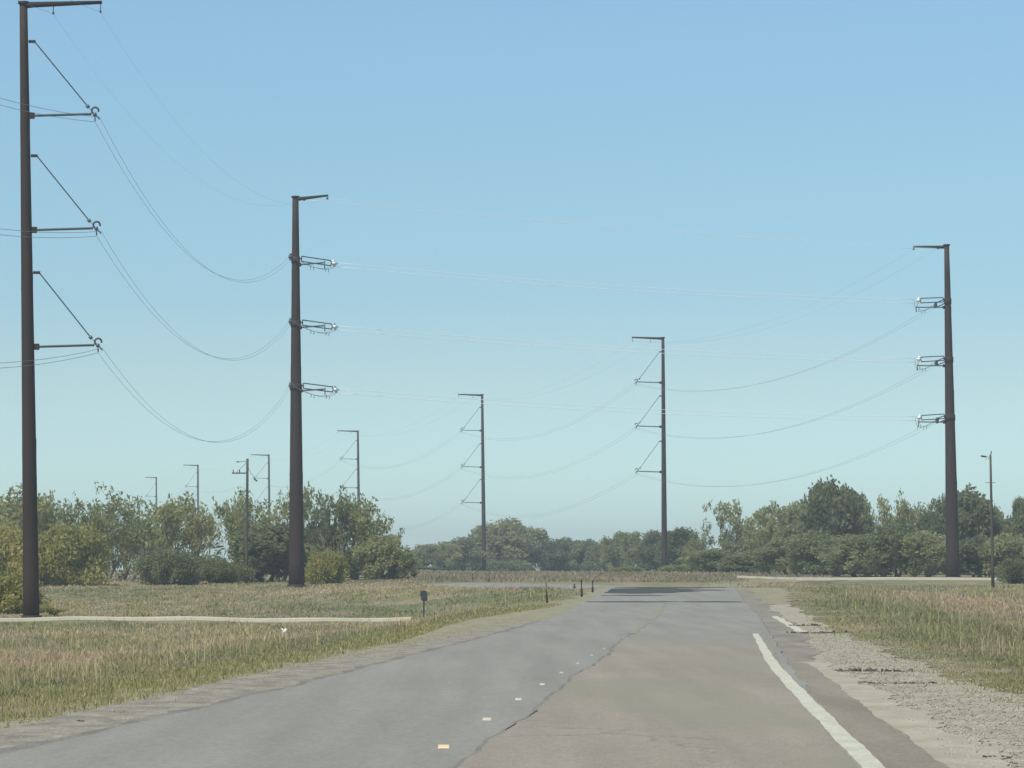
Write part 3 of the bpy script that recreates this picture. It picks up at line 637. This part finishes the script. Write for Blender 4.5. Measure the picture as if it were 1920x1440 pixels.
# ------------------------------------------------------------------ trees
def tree_mesh(style, seed):
    """crown about 1 unit high x 1 unit wide is built at H metres; returns (trunk mesh, crown mesh, height, width)"""
    rr = random.Random(seed); rs = np.random.RandomState(seed)
    H = 9.0; tips = []; b = MB()
    def limb(p, d, ln, r, depth, mx):
        pts = [p]; q = p.copy(); dd = d.copy(); n = 4
        for i in range(n):
            dd = (dd+Vector((rr.uniform(-.25,.25), rr.uniform(-.25,.25), rr.uniform(-.08,.22)))).normalized()
            q = q+dd*ln/n; pts.append(q.copy())
        b.tube(pts, [r*(1-.6*i/n) for i in range(n+1)], 6 if depth else 8, False)
        if depth >= mx: tips.append((q, dd, depth)); tips.append((pts[-2], dd, depth)); return
        if depth >= 1: tips.append((pts[2], dd, depth))
        k = rr.choice((2,3,3)) if depth else rr.choice((4,5))
        for j in range(k):
            az = rr.uniform(0, 6.28); tilt = rr.uniform(.35, .95) if depth else rr.uniform(.25, .85)
            side = Vector((math.cos(az), math.sin(az), 0)); nd = (dd*math.cos(tilt)+side*math.sin(tilt)); nd.z = abs(nd.z)*.8+.15
            limb(pts[rr.choice((2,3,4)) if depth else rr.choice((2,3,4,4))], nd.normalized(), ln*rr.uniform(.6,.85), r*.45, depth+1, mx)
    stems = {'open': rr.choice((2,3)), 'tall': 1, 'dense': 2, 'bush': 4, 'bare': 2}[style]
    for s in range(stems):
        az = rr.uniform(0,6.28); l0 = {'open': 3.3, 'tall': 4.6, 'dense': 2.4, 'bush': 1.2, 'bare': 3.4}[style]
        sp = {'open': .45, 'tall': .08, 'dense': .4, 'bush': .8, 'bare': .35}[style]
        limb(Vector((math.cos(az)*.2, math.sin(az)*.2, -.2)), Vector((math.cos(az)*sp, math.sin(az)*sp, 1)).normalized(), l0*rr.uniform(.85,1.1), {'bush': .10}.get(style, .20), 0, 3 if style != 'bush' else 2)
    cl = []
    for (p, d, dep) in tips:
        if style in ('open', 'tall') and rr.random() < .34: continue
        if style == 'bare' and rr.random() < .6: continue
        r = {'open': rr.uniform(.3,.7), 'tall': rr.uniform(.3,.7), 'dense': rr.uniform(.6,1.2), 'bush': rr.uniform(.5,.9), 'bare': rr.uniform(.25,.5)}[style]
        cl.append((p, r, d))
    if style in ('dense', 'bush'):
        top = max(p.z for p, _, _ in cl); rad = 3.2 if style == 'dense' else 2.6
        for k in range(70 if style == 'dense' else 55):       # lobes over an uneven ellipsoid, down to the ground
            u = rr.uniform(-.85, 1); az = rr.uniform(0, 6.28); q = math.sqrt(max(0, 1-u*u))*rr.uniform(.72, 1.05)
            lump = 1+.18*math.sin(az*3+seed)+.12*math.sin(az*5+u*4)
            cl.append((Vector((math.cos(az)*q*rad*lump, math.sin(az)*q*rad*lump, top*.5+u*top*.52)), rr.uniform(.45,1.0), Vector((0,0,1))))
    if style == 'open':
        for k in range(11):
            az = rr.uniform(0, 6.28); q = rr.uniform(.5, 2.8); cl.append((Vector((math.cos(az)*q, math.sin(az)*q, rr.uniform(.3, 3.0))), rr.uniform(.4,.8), Vector((0,0,1))))
    nleaf = {'open': 28, 'tall': 36, 'dense': 58, 'bush': 130, 'bare': 12}[style]
    C = np.array([c[0] for c in cl]); R = np.array([c[1] for c in cl]); D = np.array([c[2] for c in cl])
    idx = np.repeat(np.arange(len(cl)), np.maximum(6, (nleaf*(R/.7)**2).astype(int)))
    n = len(idx); v = rs.normal(size=(n,3)); v /= np.linalg.norm(v, axis=1, keepdims=True); v *= (rs.rand(n,1)**.45)
    stretch = np.array([1,1,1.25]) if style in ('open','tall','bare') else np.array([1,1,.85])
    P = C[idx]+v*R[idx][:,None]*stretch + D[idx]*(rs.rand(n,1)-.3)*R[idx][:,None]*.5
    sz = (.07+.10*rs.rand(n))*{'dense':1.1,'bush':.62}.get(style, 1.0)
    a1 = rs.normal(size=(n,3)); a1 /= np.linalg.norm(a1, axis=1, keepdims=True)
    a2 = np.cross(a1, rs.normal(size=(n,3))); a2 /= np.linalg.norm(a2, axis=1, keepdims=True)
    if style in ('open','tall','bare'): a1[:,2] *= 1.4
    a1 *= sz[:,None]*1.5; a2 *= sz[:,None]*.85
    V = np.stack([P-a1, P+a2*.9, P+a1, P-a2*.9], 1).reshape(-1,3)
    V[:,2] = np.maximum(V[:,2], -.1)
    fc = np.arange(n*4).reshape(n,4); tint = np.repeat(rs.rand(n)*.7+.3*rs.rand(len(cl))[idx], 4)
    mat = {'open':'leaf_open','tall':'leaf_open','dense':'leaf_dense','bush':'leaf_yellow','bare':'leaf_open'}[style]
    me = tri_mesh('crown', V, fc, mat, tint, link=False)
    tm = bpy.data.meshes.new('trunk'); tm.from_pydata(b.v, [], b.f); tm.materials.append(M['palebark' if style in ('open','bare') else 'bark']); tm.update()
    zmax = np.percentile(V[:,2], 99.7); wd = np.percentile(V[:,0], 98)-np.percentile(V[:,0], 2)
    return tm, me, zmax, wd
LIB = {s: [tree_mesh(s, k*13+i*7+3) for i in range(n)] for k, (s, n) in enumerate((('open',5),('tall',2),('dense',5),('bush',3),('bare',2)))}
cnt = {}
def tree(x, ytop, w, Z, style, label, group, mat=None, name='tree'):
    lib = LIB[style]; i = cnt.get(style, 0); cnt[style] = i+1
    tm, me, hz, wd = lib[i % len(lib)]
    X = px(x, Z); zb = float(T(X, Z)); H = (HY-ytop)/F*Z+EYE-zb
    root = empty(name, (X, Z, zb-.05), label, 'bush' if name == 'bush' else 'tree', group)
    root.rotation_euler = (0, 0, (i*2.4) % 6.28)
    sxy = w/F*Z/wd*1.12; root.scale = (sxy, sxy, H/hz)
    for nm, mesh in (('trunk', tm), ('crown', me)):
        o = bpy.data.objects.new(nm, mesh); COL.objects.link(o); o.parent = root
        if nm == 'crown' and mat:
            m2 = MC.get((mesh.name, mat))
            if m2 is None: m2 = mesh.copy(); m2.materials[0] = M[mat]; MC[(mesh.name, mat)] = m2
            o.data = m2
    return root
MC = {}
GL = 'trees of the left grove'; GC = 'low trees behind the road end'; GR = 'trees of the right wood'
for row in [
 (12,914,105,352,'open','open tree at the very left edge, left of the nearest steel pole'),
 (70,932,80,360,'open','tree directly behind the shaft of the nearest steel pole'),
 (55,936,90,372,'open','open tree glimpsed between the left edge tree and the nearest steel pole'),
 (225,944,90,378,'open','open tree behind the sparse one in the dip of the left grove'),
 (262,938,70,374,'open','slender open tree at the right side of the dip in the left grove'),
 (182,930,70,376,'open','open tree right behind the tallest feathery tree of the left grove'),
 (460,930,80,374,'open','open tree standing right behind the wooden utility pole'),
 (110,925,80,356,'open','open tree just right of the nearest steel pole'),
 (155,918,85,350,'open','tallest feathery tree between the nearest pole and the dip in the left grove'),
 (200,942,70,364,'open','thin tree just left of the dip in the left grove skyline'),
 (243,960,60,372,'bare','sparse nearly bare tree in the dip of the left grove skyline'),
 (285,930,85,352,'open','open tree below the most distant steel pole'),
 (330,943,80,362,'open','tree just left of the very thin far steel pole'),
 (378,942,75,354,'open','tree at the foot of the very thin far steel pole'),
 (430,927,80,357,'open','arching open tree just left of the wooden utility pole'),
 (482,932,70,350,'open','tree just right of the wooden utility pole'),
 (525,926,70,356,'open','tree just left of the second largest steel pole'),
 (577,908,50,352,'tall','narrow tall tree touching the right side of the second largest steel pole'),
 (622,922,95,348,'open','open tree with bare pale limbs right of the second largest steel pole'),
 (668,932,95,352,'open','spreading open tree in front of the thin far pole at the grove end'),
 (702,962,60,360,'open','small ragged tree near the right end of the left grove'),
 (725,1005,80,348,'dense','rounded leafy tree at the right end of the left grove'),
 (757,1036,44,352,'dense','lowest rounded tree ending the left grove beside the sky gap'),
 (500,985,110,346,'dense','large dark rounded tree between the wooden pole and the second largest steel pole'),
 (592,985,70,352,'dense','dark rounded tree right against the second largest steel pole'),
 (650,1035,110,385,'dense','dark backing tree under the open trees of the grove end')]:
    if row[4] == 'open': row = (row[0], row[1]-7, row[2]*1.06, *row[3:])
    tree(*row, group=GL, mat='leaf_light' if row[0] in (725,757,622) else None)
for row in [
 (800,1022,52,640,'dense','leftmost low tree of the central trees, beside the sky gap'),
 (832,1018,50,650,'dense','second low tree from the sky gap among the central trees'),
 (865,1012,60,660,'dense','low round tree left of the middle steel pole'),
 (900,1000,60,700,'dense','tree right behind the middle steel pole'),
 (945,977,95,690,'dense','tallest broad domed tree, right of the middle steel pole'),
 (992,992,70,700,'dense','tree on the right shoulder of the broad domed tree'),
 (1030,1014,62,690,'dense','low tree in the flat stretch of the central trees, nearest the domed tree'),
 (1065,1012,60,700,'dense','middle tree in the flat stretch of the central trees'),
 (1100,1015,60,690,'dense','low tree at the right end of the flat central stretch'),
 (1133,1018,50,680,'dense','lowest tree where the central trees dip'),
 (1162,1000,62,620,'dense','tree rising right after the central dip'),
 (1200,998,60,600,'dense','tree left of the steel pole at the road end'),
 (1232,1002,55,560,'dense','tree directly behind the steel pole at the road end'),
 (790,1062,50,620,'dense','small dark bushy tree at the foot of the sky gap')]:
    tree(*row, group=GC, mat='leaf_light' if row[0] in (832,992,1100,1162) else None)
for row in [
 (1275,992,70,530,'dense','tree immediately right of the steel pole at the road end'),
 (1305,974,60,520,'open','spiky topped tree between the road-end pole and the slender tree'),
 (1352,936,56,500,'tall','slender airy tree standing above its neighbours, left in the right wood'),
 (1388,988,60,500,'dense','low rounded tree right of the slender airy tree'),
 (1422,940,50,470,'open','ragged topped tree second peak of the right wood'),
 (1458,948,80,460,'dense','broad tree right of the ragged second peak'),
 (1500,955,60,450,'dense','tree left of the highest peak of the right wood'),
 (1560,908,90,430,'dense','tallest dark tree forming the highest peak of the right wood'),
 (1600,934,70,440,'dense','tree on the right slope of the highest peak'),
 (1632,925,60,430,'bare','grey nearly bare tree right of the highest peak'),
 (1668,924,80,420,'open','thin topped tree midway between the highest peak and the thick steel pole'),
 (1705,942,65,425,'open','tree sloping down left of the thick steel pole'),
 (1738,962,60,420,'dense','low tree just left of the thick steel pole'),
 (1768,932,50,430,'dense','tree directly behind the left side of the thick steel pole'),
 (1812,922,80,420,'dense','dark tree right behind the thick steel pole on its right'),
 (1850,945,50,425,'dense','light green tree behind the thin wooden pole'),
 (1884,975,70,420,'dense','low tree right of the thin wooden pole'),
 (1918,938,60,415,'dense','tree cut by the right edge of the picture'),
 (1330,1030,80,450,'dense','low front bushy tree below the slender airy tree'),
 (1480,1010,90,420,'dense','low front tree below the broad tree'),
 (1535,1000,90,405,'dense','low front tree under the highest peak, left'),
 (1610,1005,100,395,'dense','rounded front tree under the highest peak, right'),
 (1680,985,95,392,'dense','light green rounded front tree midway to the thick steel pole'),
 (1738,1000,80,390,'dense','front tree touching the left side of the thick steel pole'),
 (1830,1010,80,392,'dense','front tree between the thick steel pole and the thin wooden pole'),
 (1895,1005,80,388,'dense','front tree right of the thin wooden pole'),
 (1400,1040,90,440,'dense','low front tree with dark trunks below the ragged second peak')]:
    tree(*row, group=GR, mat='leaf_light' if row[0] in (1388,1458,1535,1610,1680,1738,1850,1895,1330) else None)
GB = 'bushes at the foot of the trees'
for row in [
 (18,985,100,325,'bush','yellow-green bush left of the nearest steel pole','leaf_yellow'),
 (132,985,115,328,'bush','large yellow-green bush right of the nearest steel pole','leaf_yellow'),
 (322,1030,82,330,'bush','round dark green bush standing in front of the left grove','leaf_dense'),
 (405,1045,75,338,'bush','brownish low bush right of the round dark bush','leaf_open'),
 (4,1075,105,224,'bush','low yellow-green bush at the left edge behind the path','leaf_yellow'),
 (100,1128,50,214,'open','tiny yellow-green shrub at the right foot of the nearest steel pole','leaf_yellow'),
 (612,1035,60,330,'bush','yellowish bush right of the base of the second largest steel pole','leaf_yellow'),
 (1908,1048,50,330,'bush','dark green bush in the field at the right edge','leaf_dense'),
 (1176,1062,45,480,'bush','low brownish bush left of the pole at the road end','leaf_open'),
 (940,1050,90,670,'bush','low dark bush at the foot of the broad domed tree','leaf_dense'),
 (1290,1058,80,475,'bush','low pale green bush right of the pole at the road end','leaf_open')]:
    tree(*row[:6], GB, row[6], 'bush')

# ------------------------------------------------------------------ haze
b = MB(); b.box((0, 1580, 18.5), (5400, 3500, 43)); hz = b.build('haze', 'steel', None, False); tag(hz, kind='stuff')
m = bpy.data.materials.new('haze_air'); m.use_nodes = True; nt = m.node_tree; nt.nodes.clear()
pv = nt.nodes.new('ShaderNodeVolumePrincipled'); pv.inputs['Color'].default_value = (.93,1,1,1); pv.inputs['Density'].default_value = .00037; pv.inputs['Anisotropy'].default_value = .1
o = nt.nodes.new('ShaderNodeOutputMaterial'); nt.links.new(pv.outputs[0], o.inputs['Volume']); hz.data.materials[0] = m

# ------------------------------------------------------------------ light, sky, camera
SE, SA = math.radians(54), math.radians(-142)     # azimuth from +Y towards +X
w = bpy.data.worlds.new('World'); sc.world = w; w.use_nodes = True; nt = w.node_tree; nt.nodes.clear()
sk = nt.nodes.new('ShaderNodeTexSky'); sk.sky_type = 'NISHITA'; sk.sun_disc = False; sk.sun_elevation = SE; sk.sun_rotation = SA
sk.air_density = 1.0; sk.dust_density = .2; sk.ozone_density = 2.5; sk.altitude = 0
bg = nt.nodes.new('ShaderNodeBackground'); bg.inputs[1].default_value = .11
mx = mixc(nt, 1.0, sk.outputs[0], (.84, 1.04, 1.09), 'MULTIPLY')
tc = nt.nodes.new('ShaderNodeTexCoord'); sx = nt.nodes.new('ShaderNodeSeparateXYZ'); nt.links.new(tc.outputs['Generated'], sx.inputs[0])
el = mathn(nt, 'MULTIPLY', sx.outputs[2], 5.0, True)     # 0 at the horizon, 1 at about 11 degrees up
mx = mixc(nt, 1.0, mx, ramp(nt, el, [(0, (.84,.98,1.12)), (.09, (.86,.95,1.09)), (.28, (.83,.785,.82)), (.39, (.76,.765,.80)), (.53, (.82,.81,.81)), (.78, (.93,.89,.87)), (1, (.95,.94,.94))]), 'MULTIPLY')
o = nt.nodes.new('ShaderNodeOutputWorld'); nt.links.new(mx, bg.inputs[0]); nt.links.new(bg.outputs[0], o.inputs[0])
sl = bpy.data.lights.new('sun', 'SUN'); sl.energy = 3.6; sl.angle = math.radians(.53); sl.color = (1,.95,.84)
so = bpy.data.objects.new('sun', sl); COL.objects.link(so)
sd = Vector((math.sin(SA)*math.cos(SE), math.cos(SA)*math.cos(SE), math.sin(SE)))
so.rotation_euler = (-sd).to_track_quat('-Z', 'Y').to_euler()
cd = bpy.data.cameras.new('camera'); cd.sensor_width = 36; cd.lens = F/1920*36; cd.shift_y = (HY-720)/1920; cd.clip_start = .5; cd.clip_end = 12000
co = bpy.data.objects.new('camera', cd); COL.objects.link(co); co.location = (0, 0, EYE); co.rotation_euler = (math.pi/2, 0, 0); sc.camera = co
vs = sc.view_settings; vs.view_transform = 'Standard'; vs.look = 'None'; vs.gamma = 1; vs.exposure = .2; vs.use_curve_mapping = False
